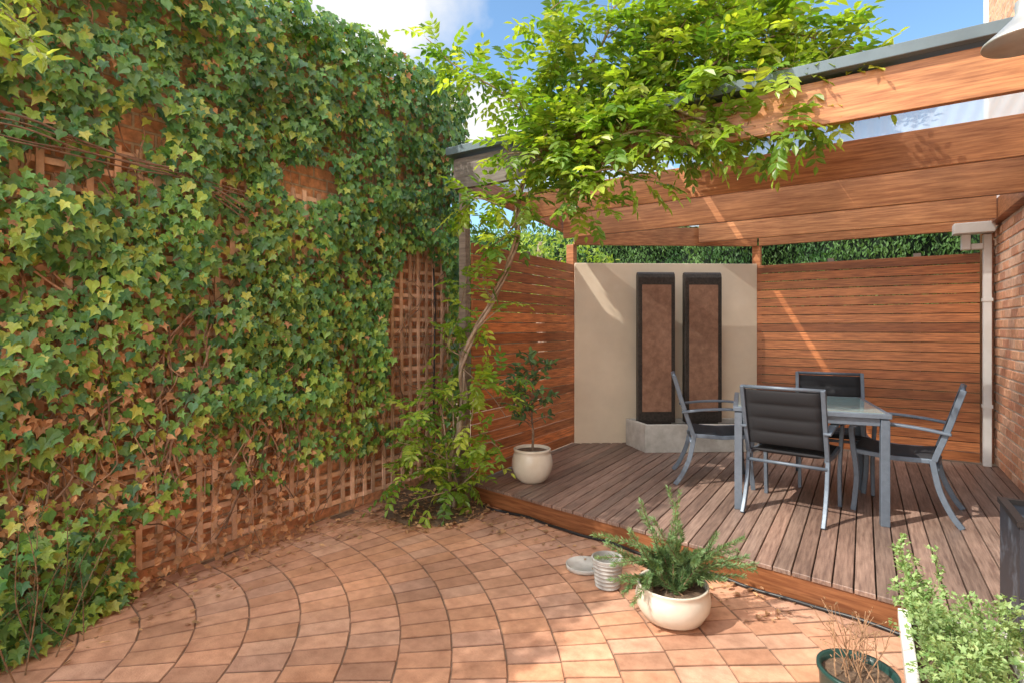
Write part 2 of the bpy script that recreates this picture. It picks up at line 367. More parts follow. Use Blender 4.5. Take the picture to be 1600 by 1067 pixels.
for i in range(4400):
    y=U(-1.2,4.24); b=noise.noise(V(y*2.2,0,5)); p=V(U(-3.9,-3.18-.12*max(0,(y-3.7)/.5)),y,3.58+U(-.04,.16)+.16*b)
    lf.leaf(T_IVY,p,V(U(-.2,.9),U(-.5,.5),1),V(U(-.2,1),U(-1,1),U(-.8,.3)),U(.032,.075),jit(mixc(G2,G3,rnd()**.8),.2))
for i in range(800):
    z=U(1.2,3.6); p=V(U(-3.85,-3.34),4.22+U(-.02,.05),z)
    lf.leaf(T_IVY,p,V(.4,1,.4)+rv(.4),V(.1,.1,-1)+rv(.5),U(.035,.07),ivy_col(p))
for i in range(900):
    y=U(.1,1.35); w=max(.05,.62-.42*(y-.1)); p=V(-3.35+w*rnd(),y,.03+.5*rnd()**2.2)
    lf.leaf(T_IVY,p,V(.6,-.1,.9)+rv(.5),V(.7,0,-.6)+rv(.8),U(.035,.07),ivy_col(p))
for i in range(900):
    y=U(.3,2.5); z=.03+1.2*rnd()**1.6; p=V(-3.37+U(0,.13),y,z)
    dl.leaf(random.choice([T_IVY2,T_WIDE,T_IVY]),p,V(1,0,.4)+rv(.8),rv(1)-Z*.5,U(.03,.055),jit(mixc(BR,BR2,rnd()),.35))
lf.build('leaves',m_ivy,ivy); dl.build('dead_leaves',m_dry,ivy)
st=MB()
for i in range(190):
    y=U(-.3,4.05); z=U(.0,1.5) if i%3 else U(1.2,3); P=[]; dy=U(-.5,.5)
    if i%4==0: y=U(.4,2.4); z=U(0,.8)
    for k in range(9):
        P.append(V(-3.375+U(0,.03)+(.05 if i%4==0 else 0),y,z)); y+=dy*.16+U(-.08,.08); z+=U(.03,.2)
        if z>3.5 or y>4.12:break
    if len(P)>2: st.tube(smoothpath(P,3),U(.002,.006),5,jit((1.4,1.25,1.15),.45),lump=.3)
for off in range(5):
    P=[at(-60+U(-10,10),150+off*11,2.25),at(60,178+off*10+U(-8,8),2.42),at(150,212+off*7+U(-6,6),2.6),at(240,236+off*5+U(-6,6),2.78),at(330,262+off*3,2.98),at(420,300+U(-20,40),3.25)]
    P=[V(max(-3.36,min(-3.24,p.x)),p.y,p.z) for p in P]
    st.tube(smoothpath(P,5),U(.003,.007),6,jit((.9,.8,.75),.2),lump=.4)
st.build('stem',m_stem,ivy)
pi=MB(); pi.tube(smoothpath([V(-3.36,3.86,0),V(-3.365,3.86,.8),V(-3.36,3.87,1.6),V(-3.36,3.85,2.0)],4),.009,8); tag(pi.build('irrigation_pipe',m_black,smooth=True),'thin black vertical pipe on the bare patch of lattice','pipe')

# ============================================================ PERGOLA
def zr(y): return 2.79-.052*(y-3.55)
pg=thing('pergola','stained timber pergola with clear roof sheets over the deck','pergola',(-.9,5.1,DK))
def post(x,y,z0,z1,m,col=W,w=.045):
    b=MB(); b.box(x-w,x+w,y-w,y+w,z0,z1,col); b.build('post',m,pg,bevel=.003)
post(-2.80,3.60,-.01,2.592,m_greyw,(1.15,1.05,1.0),.034); post(-2.82,5.62,DK,2.40,m_raft,(.9,.8,.8)); post(-1.05,6.90,DK,2.40,m_raft,(1,.9,.9)); post(1.0,6.93,DK,2.40,m_raft,(.9,.8,.8))
fb=MB(); fb.box(-2.05,.985,3.527,3.573,2.595,2.844); fb.build('front_beam',m_raft,pg,bevel=.003)
fb=MB(); fb.box(-2.86,-2.053,3.527,3.573,2.595,2.844,(.85,.88,.92)); fb.build('front_beam',m_greyw,pg,bevel=.003)
for y,zl,cc in ((4.433,2.485,(1.1,1.02,1.0)),(5.317,2.43,(.88,.82,.80)),(6.38,2.42,(1,.95,.92))):  # per-rafter tints paint in the look of sunlit bands
    r_=MB(); x0=-2.76 if y<6 else -1.58
    r_.box(x0,.985,y-.022,y+.022,zl,zr(y)-.006,cc); r_.build('rafter',m_raft,pg,bevel=.003)
b=MB(); b.beam((-2.80,3.575),(-2.80,5.6),.045,2.60,2.755,2.50,2.66,(.8,.72,.7)); b.build('side_beam',m_raft,pg,bevel=.003)
b=MB(); b.beam((-2.78,5.60),(-1.05,6.85),.045,2.395,2.60,2.395,2.60,(.85,.8,.8)); b.build('back_beam',m_raft,pg,bevel=.003)
b=MB(); b.box(-1.02,1.04,6.83,6.875,2.395,2.60,(.9,.85,.85)); b.build('back_beam',m_raft,pg,bevel=.003)
b=MB(); b.box(.99,1.085,3.3,6.82,2.42,2.60,(.9,.8,.8)); b.build('wall_plate',m_raft,pg,bevel=.003)
g_=MB(); g_.box(-2.90,1.05,3.47,3.522,2.868,2.932); g_.box(-2.90,1.05,3.522,3.60,2.868,2.932)
g_.build('roof_flashing',m_gcap,pg,bevel=.004)
g_=MB(); g_.beam((-2.87,3.602),(-2.87,5.66),.07,2.77,2.93,2.67,2.83); g_.build('roof_flashing',m_gcap,pg,bevel=.004)
def sheet(x0,x1):
    s=MB(); n=int((x1-x0)/.0127); vs=[];fs=[]
    for i in range(n+1):
        x=x0+(x1-x0)*i/n; zo=.0035*math.sin(2*math.pi*x/.076)
        yb=6.95 if x>-1.05 else min(6.95,5.72+(x+2.78)*.7236)
        vs+= [(x,3.605,zr(3.6)+zo),(x,yb,zr(yb)+zo)]
    for i in range(n): a=2*i; fs.append((a,a+2,a+3,a+1))
    s.add(vs,fs); s.build('roof_sheet',m_roof,pg,smooth=True)
sheet(-2.83,-1.98); sheet(-1.975,-1.29); sheet(-1.225,-.2); sheet(-.195,1.07)

def slats(mb,p,q,zlo,zhi,pitch=.0955,h=.0885,th=.019):
    p=Vector((p[0],p[1],0));q=Vector((q[0],q[1],0)); d=(q-p).normalized(); n=V(-d.y,d.x,0); z=zlo; L_=(q-p).length
    while z+h<=zhi+.02:
        c=jit(mixc((1,1,1),random.choice([(.68,.60,.56),(1.3,1.2,1.1),(1,.95,.9)]),rnd()),.15)
        mb.obox((p+q)/2+Z*(z+h/2)+n*U(-.0015,.0015),d*L_/2,n*th/2,V(0,0,h/2),c)
        z+=pitch
ls=thing('timber_screen','orange timber slat screen on the left behind the potted shrub','screen',(-2.77,4.6,DK))
s=MB(); slats(s,(-2.765,3.648),(-2.765,5.56),.165,2.21); s.build('slat_panel',m_slatX,ls,bevel=.002)
b=MB(); b.box(-2.835,-2.777,4.57,4.63,.15,2.2); b.build('post',m_greyw,ls)
rs=thing('timber_screen','orange timber slat screen at the back right behind the table','screen',(0,6.8,DK))
s=MB(); slats(s,(-1.035,6.80),(.93,6.80),.165,2.21); s.build('slat_panel',m_slatX,rs,bevel=.002)
for x in(-.3,.45):
    b=MB(); b.box(x-.03,x+.03,6.812,6.87,.15,2.2); b.build('post',m_greyw,rs)

A=V(-2.755,5.565,0); B=V(-1.03,6.79,0); a_=(B-A).normalized(); n_=V(a_.y,-a_.x,0)
rw=MB(); rw.obox((A+B)/2-n_*.07+Z*(1.09),a_*((B-A).length/2-.003),n_*.07,V(0,0,1.095)); tag(rw.build('rendered_wall',m_ren,bevel=.006),'cream rendered wall panel set diagonally between the slat screens','wall')

wf=thing('water_feature','two tall copper-faced dark slabs standing in a concrete trough','fountain',A+a_*1.15+n_*.25+Z*DK)
def wp(s,n,z): return A+a_*s+n_*n+Z*z
t=MB(); o=[(.56,.10),(.66,.52),(1.88,.52),(1.92,.46),(1.92,.10)]; i_=[(.62,.14),(.70,.47),(1.85,.47),(1.87,.44),(1.87,.14)]
n=5; zt=DK+.29; vs=[wp(s,k,DK) for s,k in o]+[wp(s,k,zt) for s,k in o]+[wp(s,k,zt) for s,k in i_]+[wp(s,k,DK+.18) for s,k in i_]
fs=[(i,(i+1)%n,n+(i+1)%n,n+i) for i in range(n)]+[(n+i,n+(i+1)%n,2*n+(i+1)%n,2*n+i) for i in range(n)]+[(2*n+i,2*n+(i+1)%n,3*n+(i+1)%n,3*n+i) for i in range(n)]+[tuple(3*n+i for i in range(n)),tuple(reversed(range(n)))]
t.add(vs,fs); tro=t.build('trough',m_conc,wf,bevel=.005)
w=MB(); w.add([wp(s,k,DK+.24) for s,k in i_],[tuple(range(5))]); w.build('water',m_water,tro)
for sc_,tp in((.86,2.06),(1.38,2.06)):
    pn=MB(); base=DK+.27
    prof=[(.235,base),(.235,tp-.06),(.225,tp-.02),(.20,tp),(.165,tp-.004),(.15,tp-.03),(.15,base)]
    vs=[];k=len(prof)
    for sd in(-1,1):
        for nn,z in prof: vs.append(wp(sc_+sd*.205,nn+.03,z))
    fs=[(i,(i+1)%k,k+(i+1)%k,k+i) for i in range(k)]+[tuple(reversed(range(k))),tuple(range(k,2*k))]
    pn.add(vs,fs); po=pn.build('slab',m_stone,wf,bevel=.004)
    ci=MB(); ci.obox(wp(sc_,.269,(base+.12+tp-.14)/2),a_*.160,n_*.004,Z*((tp-.14-base-.12)/2)); ci.build('copper_inset',m_copper,po)
    b=MB(); b.obox(wp(sc_,.21,DK+.225),a_*.16,n_*.06,Z*.045); b.build('slab_base',m_stone,wf)

# ============================================================ HOUSE
ho=thing('brick_house','orange brick house wall along the right edge of the deck','house',(1.2,5,0))
WB=5.72
b=MB(); b.box(1.09,1.5,WB,7.45,-.02,7.2); b.box(1.09,1.5,-2,3.2,-.02,7.2); b.box(1.09,1.5,3.2,WB,2.66,7.2); b.box(1.5,5,-2,7.44,-.02,7.1)
b.build('wall',m_brick,ho)
b=MB(); b.box(1.062,1.087,WB+.01,6.98,.02,2.418); b.build('mortar_bed',m_mortar,ho)
b=MB(); z=.155; row=0
while z<2.36:
    y=WB+.005-(.12 if row%2 else 0)
    while y<6.98:
        ya=max(WB+.005,y); yb=min(6.985,y+.224)
        if yb-ya>.03:
            pr=U(.0,.008)
            b.box(1.057-pr,1.075,ya,yb,z,z+.068,jit(random.choice([(1.0,.56,.34),(.94,.48,.28),(1.0,.62,.42),(.84,.42,.26)]),.1))
        y+=.238
    z+=.0865; row+=1
b.build('facing_bricks',m_pierb,ho,bevel=.004)
b=MB(); b.box(1.06,1.13,7.455,7.53,2.7,7.2); b.build('corner_trim',m_white,ho)
b=MB()
for y0,y1 in((3.2,3.26),(4.42,4.50),(WB-.06,WB)): b.box(1.10,1.18,y0,y1,.15,2.66)
for y0,y1 in((3.26,4.42),(4.50,WB-.06)): b.box(1.10,1.18,y0,y1,2.6,2.66); b.box(1.10,1.18,y0,y1,.15,.22)
dr=b.build('door',m_frame,ho)
for y0,y1 in((3.26,4.42),(4.50,WB-.06)):
    b=MB(); b.box(1.13,1.145,y0,y1,.22,2.6); b.build('pane',m_dglass,dr)
dp=thing('downpipe','white downpipe with box rainhead beside the brick pier','downpipe',(.98,6.7,DK))
b=MB(); b.box(.945,1.008,6.72,6.782,DK,2.33); b.build('pipe',m_white,dp,bevel=.006)
b=MB(); b.box(.72,1.02,6.63,6.785,2.34,2.44); b.build('rainhead',m_white,dp,bevel=.006)
b=MB(); b.box(.78,.85,6.68,6.75,2.19,2.339); b.box(.853,.943,6.69,6.745,2.19,2.245); b.build('elbow',m_white,dp,bevel=.006)
for z in(.7,1.7):
    b=MB(); b.box(.938,1.015,6.712,6.788,z,z+.03); b.build('bracket',m_white,dp)

lc=at(1604,66,2.0); k=.72; lp=thing('wall_lamp','pale metal barn lamp on a curved arm at the upper right','lamp',lc)
b=MB(); b.lathe([(r*k,z*k) for r,z in [(.176,0),(.180,.004),(.176,.016),(.12,.065),(.06,.125),(.045,.15),(.045,.21),(.0,.225)]],lc,48); b.lathe([(r*k,z*k) for r,z in [(.172,.002),(.115,.06),(.05,.12),(.0,.14)]],lc,48)
b.build('lamp_shade',m_gal,lp,smooth=True)
b=MB(); b.lathe([(0,.02),(.016,.03),(.024,.05),(.016,.08),(0,.09)],lc,20,); b.build('bulb',m_white,lp,smooth=True)
b=MB(); b.tube(smoothpath([lc+Z*.155,lc+Z*.28,lc+V(.12,0,.36),lc+V(.3,0,.32),V(1.075,lc.y,lc.z+.2)],6),.012,10); b.build('arm',m_gal,lp,smooth=True)
b=MB(); b.box(1.07,1.088,lc.y-.05,lc.y+.05,lc.z+.14,lc.z+.26); b.build('mount',m_gal,lp,bevel=.004)

# ============================================================ TABLE & CHAIRS
ta=math.radians(10); tc_=V(-.40,4.70,0); ua=V(math.cos(ta),math.sin(ta),0); ub=V(-math.sin(ta),math.cos(ta),0)
tb=thing('patio_table','square glass-topped patio table with grey metal legs','table',tc_+Z*DK)
for sx in(-1,1):
    for sy in(-1,1):
        b=MB(); c=tc_+ua*.445*sx+ub*.445*sy; b.obox(c+Z*(DK+.35),ua*.026,ub*.026,Z*.35); b.build('leg',m_alu,tb,bevel=.004)
for sg in(-1,1):
    b=MB(); b.obox(tc_+ub*.445*sg+Z*(DK+.685),ua*.417,ub*.014,Z*.03); b.build('apron',m_alu,tb,bevel=.003)
    b=MB(); b.obox(tc_+ua*.445*sg+Z*(DK+.685),ua*.014,ub*.417,Z*.03); b.build('apron',m_alu,tb,bevel=.003)
b=MB(); z=DK+.722
for sg in(-1,1):
    b.obox(tc_+ub*.463*sg+Z*z,ua*.48,ub*.017,Z*.016); b.obox(tc_+ua*.463*sg+Z*z,ua*.017,ub*.445,Z*.016)
b.build('top_frame',m_alu,tb,bevel=.004)
b=MB(); b.obox(tc_+Z*(z+.012),ua*.4455,ub*.4455,Z*.006); b.build('tabletop',m_tab,tb)

def chair(name,label):
    t=thing(name,label,'chair',(0,0,0),'grey framed sling chairs around the table')
    sx=.252; X=V(1,0,0)
    backp=[(-.375,.90),(-.345,.80),(-.31,.68),(-.272,.56),(-.24,.47),(-.225,.42)]
    for s in(-1,1):
        b=MB(); b.bar(smoothpath([V(s*sx,y,z) for y,z in backp],3),X,.028,.036); b.build('back_frame',m_alu,t,bevel=.004)
        b=MB(); b.bar(smoothpath([V(s*sx,-.215,.43),V(s*sx,-.225,.36),V(s*sx,-.255,.22),V(s*sx,-.315,.08),V(s*sx,-.37,0)],4),X,.026,.036); b.build('leg',m_alu,t,bevel=.004)
        b=MB(); b.bar(smoothpath([V(s*(sx+.012),.215,.615),V(s*(sx+.012),.245,.585),V(s*(sx+.006),.235,.45),V(s*sx,.215,.25),V(s*sx,.235,0)],5),X,.026,.034); b.build('leg',m_alu,t,bevel=.004)
        b=MB(); b.bar(smoothpath([V(s*(sx+.012),-.315,.605),V(s*(sx+.015),-.15,.63),V(s*(sx+.015),.05,.642),V(s*(sx+.012),.2,.63),V(s*(sx+.012),.25,.60)],5),X,.05,.018); b.build('armrest',m_alu,t,bevel=.005)
        b=MB(); b.bar([V(s*sx*.97,-.23,.415),V(s*sx*.97,0,.405),V(s*sx*.97,.235,.425)],X,.024,.03); b.build('seat_rail',m_alu,t,bevel=.004)
    for y,z,r in((.22,.40,.012),(-.24,.36,.012),(-.372,.893,.013)):
        b=MB(); b.tube([V(-sx,y,z),V(sx,y,z)],r,8); b.build('crossbar',m_alu,t,smooth=True)
    def pad(path,nb,name,w):
        b=MB(); P=smoothpath([V(0,y,z) for y,z in path],10); n=len(P)
        L=[0]
        for i in range(1,n): L.append(L[-1]+(P[i]-P[i-1]).length)
        nx=10; vs=[];fs=[]
        for i in range(n):
            d=(P[min(n-1,i+1)]-P[max(0,i-1)]).normalized(); nn=d.cross(X).normalized()
            f=abs(math.sin(math.pi*nb*L[i]/L[-1]))**.5
            for side in(1,-1):
                for k in range(nx+1):
                    u=-1+2*k/nx; e=(1-abs(u)**6)
                    vs.append(P[i]+X*u*w+nn*side*(.004+.014*f*e))
        row=2*(nx+1)
        for i in range(n-1):
            for sd in range(2):
                for k in range(nx):
                    a=i*row+sd*(nx+1)+k; q=(a,a+1,a+row+1,a+row); fs.append(q if sd else q[::-1])
            a=i*row; fs.append((a,a+nx+1,a+nx+1+row,a+row)); a=i*row+nx; fs.append((a,a+row,a+row+nx+1,a+nx+1))
        for i in(0,n-1):
            for k in range(nx): a=i*row+k; fs.append((a,a+1,a+nx+2,a+nx+1))
        b.add(vs,fs); return b.build(name,m_fab,t,smooth=True)
    pad([(-.368,.875),(-.345,.80),(-.31,.68),(-.272,.56),(-.245,.485)],4,'backrest',.236)
    pad([(-.225,.435),(-.1,.418),(.08,.418),(.2,.435),(.245,.43)],4,'seat',.236)
    return t
def dup(root,label):
    r=root.copy(); COL.objects.link(r); r['label']=label
    for ch in list(root.children):
        c=ch.copy(); COL.objects.link(c); c.parent=r
    return r
c0=chair('patio_chair','black and grey patio chair in front of the table, its back turned')
c1=dup(c0,'patio chair to the right of the table, seen side on'); c2=dup(c0,'patio chair behind the table, nearest the right slat screen'); c3=dup(c0,'patio chair to the left of the table, beside the water feature')
for c,x,y,rz in((c0,-.425,4.44,-7),(c1,.20,4.83,83),(c2,-.22,5.28,187),(c3,-1.05,4.90,-72)):
    c.location=(x,y,DK); c.rotation_euler=(0,0,math.radians(rz))

# ============================================================ POTS
pc=V(-2.37,3.98,DK); pt=thing('glazed_pot','round cream glazed pot on the deck by the left screen','pot',pc)
b=MB(); b.lathe([(.095,0),(.13,.03),(.160,.08),(.174,.14),(.172,.19),(.160,.235),(.150,.255),(.158,.265),(.160,.28),(.150,.285),(.143,.28),(.142,.25)],pc,48); b.build('bowl',m_cream,pt,smooth=True)
b=MB(); b.disc(pc+Z*.258,.141); b.build('soil',m_soil,pt)
sh=thing('potted_shrub','small dark leafy shrub growing in the cream pot on the deck','shrub',pc+Z*.26)
b=MB(); lb=MB(); base=pc+Z*.25
b.tube(smoothpath([base,base+V(.01,0,.15),base+V(-.01,.01,.3),base+V(0,0,.5),base+V(.02,0,.75)],4),[.011]*5+[.008]*6+[.005]*6,7)
for i in range(34):
    z0=U(.2,.76); an=U(0,6.28); L_=U(.12,.27)*(1.2-.4*z0); d=V(math.cos(an),math.sin(an),U(.2,1.0)).normalized()
    p0=base+V(0,0,z0); p1=p0+d*L_; b.tube([p0,(p0+p1)/2+rv(.01),p1],[.004,.003,.002],5)
    for k in range(9):
        f=U(.35,1.05); q=p0+d*L_*f; dd=(d*.5+rv(.9)); lb.leaf(T_WIDE,q,Z+rv(.7),dd,U(.045,.08),jit(mixc((.07,.16,.08),(.20,.33,.11),rnd()**1.5),.2))
b.build('stem',m_stem,sh); lb.build('leaves',m_herb,sh)

pc=V(-.80,2.71,0); zs=.92; rs_=.95; pt=thing('planter_bowl','wide low cream bowl on the brick paving at the deck edge','bowl',pc)
b=MB(); b.lathe([(r*rs_,z*zs) for r,z in [(.10,0),(.155,.03),(.186,.085),(.192,.13),(.184,.165),(.176,.185),(.182,.195),(.180,.203),(.168,.2),(.166,.17)]],pc,56); b.build('bowl',m_cream,pt,smooth=True)
b=MB(); b.disc(pc+Z*.160,.153); b.build('soil',m_soil,pt)
ro=thing('rosemary_bush','spiky grey-green rosemary growing in the low cream bowl','rosemary',pc+Z*.16)
b=MB(); lb=MB()
def rosemary(stem,P,dens=1.0,c1=(.14,.27,.11),c2=(.32,.47,.22),big=1.0):
    P=smoothpath(P,8); stem.tube(P,[.0035*(1-.6*i/len(P)) for i in range(len(P))],5,(1.2,1.1,.9))
    for i in range(2,len(P)):
        d=(P[i]-P[i-1]).normalized(); u=d.orthogonal().normalized(); w=d.cross(u)
        for k in range(int(7*dens)):
            a=U(0,6.28); o=(u*math.cos(a)+w*math.sin(a)); s=U(.020,.030)*(1 if i<len(P)-3 else .8)*big
            lb.leaf(T_NDL,P[i]+d*U(-.012,.012),d+rv(.4),o*.8+d*U(.5,1.0),s,jit(mixc(c1,c2,rnd()),.2))
tips=[(1002,785),(1020,810),(1045,765),(1062,770),(985,830),(945,835),(975,900),(1035,860),(1095,860),(1120,835),(1160,840),(1180,880),(1110,900),(1140,880),(1070,860),(1010,870),(960,880),(1050,840),(1085,880),(975,925),(990,940),(1030,890),(1130,905),(1160,900),(930,835),(935,870),(1000,800),(1055,790),(1150,860),(1178,890),(1165,870),(1060,820),(1140,850),(950,850),(955,905)]
for i,(tx,ty) in enumerate(tips):
    base=pc+V(U(-.09,.09),U(-.09,.09),.16); d=2.70+U(-.16,.14); tip=at(tx,ty,d)
    mid=(base+tip)/2+Z*(.05 if ty>830 else 0)+rv(.03); q=base+(tip-base)*.25+Z*.04
    rosemary(b,[base,q,mid,tip],3.2,big=1.15)
for i in range(14):
    base=pc+V(U(-.1,.1),U(-.1,.1),.16); an=U(0,6.28); r=U(.08,.2); h=U(.05,.15)
    tip=base+V(math.cos(an)*r,math.sin(an)*r,h); rosemary(b,[base,(base+tip)/2+Z*.05,tip],3,big=1.15)
b.build('stem',m_stem,ro); lb.build('leaves',m_herb,ro)

pc=V(-1.21,2.86,0); pt=thing('ribbed_pot','small empty ribbed grey pot behind the rosemary bowl','pot',pc)
pr=[(.058,0)]
for i in range(20): z=.01+.14*i/19; pr.append((.066+.018*(i/19)+(.0045 if i%3==0 else 0),z))
pr+=[(.088,.150),(.090,.165),(.083,.167),(.080,.14),(.055,.02),(0,.015)]
b=MB(); b.lathe(pr,pc,44); b.build('bowl',m_ribpot,pt)
pc=V(-1.42,3.0,0); r=.112
b=MB(); b.lathe([(r*.8,0),(r*.97,.006),(r,.028),(r*.96,.031),(r*.9,.012),(0,.009)],pc,44)
tag(b.build('pot_saucer',m_conc,smooth=True),'empty pale saucer lying on the paving beside the ribbed pot','saucer')

pc=V(-.02,2.36,0); pt=thing('green_pot','dark green glazed pot of soil at the bottom right','pot',pc)
b=MB(); b.lathe([(.09,0),(.11,.05),(.122,.13),(.125,.18),(.132,.188),(.132,.202),(.118,.202),(.116,.16)],pc,48); b.build('bowl',m_green,pt,smooth=True)
b=MB(); b.disc(pc+Z*.175,.118); b.build('soil',m_soil,pt)
tw=thing('twiggy_plant','dry bare twiggy stems standing in the green pot','plant',pc+Z*.17)
b=MB(); lb=MB()
for i in range(17):
    p=pc+V(U(-.07,.07),U(-.07,.07),.165); d=V(U(-.4,.3),U(-.3,.3),1).normalized(); P=[p]
    for k in range(5): d=(d+rv(.22)).normalized(); P.append(P[-1]+d*U(.03,.06))
    b.tube(P,[.0026,.0024,.002,.0017,.0013,.001],5,(1.9,1.6,1.3))
    for k in range(3):
        q=P[2+k]; e=q+(d+rv(.9)).normalized()*U(.03,.08); b.tube([q,e],[.0014,.0008],4,(1.9,1.6,1.3))
        for j in range(3): lb.leaf(T_OV,e+rv(.008),rv(),rv(),U(.008,.016),jit((.45,.30,.18),.3))
b.build('stem',m_stem,tw); lb.build('leaves',m_dry,tw)

tx0,tx1,ty0,ty1=.125,.47,2.02,2.74
pt=thing('trough_planter','white rectangular trough planter full of herbs at the bottom right','planter',((tx0+tx1)/2,(ty0+ty1)/2,0))
b=MB(); h=.30
o=[(tx0,ty0),(tx1,ty0),(tx1,ty1),(tx0,ty1)]; cx,cy=(tx0+tx1)/2,(ty0+ty1)/2
def sh_(q,d): return [(x+(d if x<cx else -d),y+(d if y<cy else -d)) for x,y in q]
L0=[(*p,0) for p in sh_(o,.025)]; L1=[(*p,h-.05) for p in sh_(o,.006)]; L2=[(*p,h-.045) for p in sh_(o,-.008)]; L3=[(*p,h) for p in sh_(o,-.008)]; L4=[(*p,h) for p in sh_(o,.03)]; L5=[(*p,h-.06) for p in sh_(o,.03)]
vs=sum([L0,L1,L2,L3,L4,L5],[]); fs=[(j*4+i,j*4+(i+1)%4,(j+1)*4+(i+1)%4,(j+1)*4+i) for j in range(5) for i in range(4)]+[(3,2,1,0)]
b.add(vs,fs); b.build('box',m_white,pt,bevel=.004)
b=MB(); b.box(tx0+.031,tx1-.031,ty0+.031,ty1-.031,h-.12,h-.04); b.build('soil',m_soil,pt)
hb=thing('herb_plant','bright green feathery herb growing in the white trough','plant',(.3,2.55,h-.04))
b=MB(); lb=MB()
def herb(p,tip,n=6,ls=.021,c1=(.18,.32,.10),c2=(.46,.60,.26)):
    P=smoothpath([p,(p+tip)/2+rv(.025),tip],6); b.tube(P,[.0022*(1-.5*i/len(P)) for i in range(len(P))],5,(.25,.38,.12))
    for i in range(4,len(P)):
        for q in range(2):
            d=rv(1)+Z*.4; d.normalize(); e=P[i]+d*U(.02,.055); b.tube([P[i],e],.0009,3,(.25,.38,.12))
            for j in range(n): lb.leaf(random.choice([T_IVY,T_WIDE]),e+rv(.013),Z+rv(.6),d+rv(.8),U(.5,1.1)*ls,jit(mixc(c1,c2,rnd()),.2))
for i in range(48):
    p=V(U(tx0+.06,tx1-.05),U(ty0+.06,ty1-.06),h-.05); hh=U(.05,.23)
    tip=p+V(U(-.1,.1),U(-.08,.08),hh)
    if i<13: tip=at(1425+U(-30,50),848+i*11,2.35+U(-.07,.07)); p=V(tx0+.07+U(0,.1),ty1-.1,h-.05)
    herb(p,tip)
b.build('stem',m_herb,hb); lb.build('leaves',m_herb,hb)

pt=thing('square_planter','tall dark planter box with pale printed pattern at the right edge','planter',(.68,2.98,DK))
x0,x1,y0,y1=.50,.86,2.80,3.16; z0,z1=0.0,.69
b=MB(); b.box(x0,x1,y0,y0+.02,z0,z1); b.box(x0,x1,y1-.02,y1,z0,z1); b.box(x0,x0+.02,y0+.02,y1-.02,z0,z1); b.box(x1-.02,x1,y0+.02,y1-.02,z0,z1); b.box(x0+.02,x1-.02,y0+.02,y1-.02,z0,z0+.02)
b.build('box',m_print,pt)
b=MB(); b.box(x0-.008,x1+.008,y0-.008,y0+.022,z1+.001,z1+.022); b.box(x0-.008,x1+.008,y1-.022,y1+.008,z1+.001,z1+.022); b.box(x0-.008,x0+.022,y0+.022,y1-.022,z1+.001,z1+.022); b.box(x1-.022,x1+.008,y0+.022,y1-.022,z1+.001,z1+.022)
b.build('rim',m_black,pt)
b=MB(); b.box(x0+.021,x1-.021,y0+.021,y1-.021,.5,.62); b.build('soil',m_soil,pt)

b=MB(); P=[]
for i in range(40):
    x=-2.62+i*.075; P.append(V(x,edgeY(x)-.045-.012*math.sin(i*.7)-(.03 if i<3 else 0),.012+.003*math.sin(i*1.3)))
b.tube(smoothpath(P,2),.010,8); tag(b.build('garden_hose',m_black,smooth=True),'black hose lying along the foot of the deck edge','hose')

# ============================================================ WISTERIA
wi=thing('wisteria_vine','twisted wisteria with bright feathery leaves arching over the pergola','wisteria',V(-2.75,3.42,0))
tk=MB(); path=[at(712,796,4.36),at(704,745,4.36),at(716,680,4.33),at(724,620,4.33),at(722,575,4.33),at(738,525,4.3),at(770,468,4.25),at(795,415,4.2),at(808,365,4.15),at(810,310,4.1),at(832,262,4.0),at(862,240,3.9)]
SP=smoothpath(path,10); n=len(SP)
for ph,rr in((0,.019),(2.1,.015),(4.2,.010)):
    Q=[];rad=[]
    for i,p in enumerate(SP):
        f=i/n; a=ph+f*24; o=.020*(1-.35*f)+(.03*(1-f*6) if f<.16 else 0)
        Q.append(p+R*math.cos(a)*o+F*math.sin(a)*o); rad.append(rr*(1.05-.5*f)*(1+(1.1*(1-f*9) if f<.11 else 0)))
    tk.tube(Q,rad,8,jit(W,.1),lump=.5)
for k in range(3):
    p=at(712+U(-25,20),796,4.3); m1=at(700+U(-45,25),690,4.3+U(-.1,.1)); e=at(700+U(-50,40),U(560,640),4.3)
    tk.tube(smoothpath([p,m1,e],8),[.010*(1-.6*i/17) for i in range(17)],6,jit(W,.2),lump=.5)
tk.build('trunk',m_bark,wi,smooth=True)
br=MB(); wl=MB()
WG=[(.26,.40,.05),(.38,.52,.08),(.18,.32,.05),(.50,.58,.10),(.12,.25,.045)]
def wcol():
    return jit(mixc(random.choice(WG),random.choice(WG),rnd()),.16)
def branch(P,r0,dens,sp=.14,L=(.16,.25),ll=.068,droop=.5):
    P=smoothpath(P,8); n=len(P); br.tube(P,[r0*(1-.75*i/n)+.0015 for i in range(n)],6,jit((.9,.85,.8),.15),lump=.3)
    for i in range(1,n):
        seg=(P[i]-P[i-1]); m=dens*seg.length; k=int(m)+(1 if rnd()<m-int(m) else 0)
        for q in range(k):
            pos=P[i-1]+seg*rnd(); d=(seg.normalized()*.3+rv(1)+Z*.2).normalized(); st_=sp*rnd()**.7
            e=pos+d*st_
            if st_>.05: br.tube([pos,e],[.002,.0013],4,(1,1.1,.6))
            compound(wl,e,d+rv(.3),U(*L),random.choice([7,9,9]),ll*U(.8,1.2),wcol(),droop*U(.6,1.6))
def toP(L_): return [at(*q) for q in L_]
K=1.5
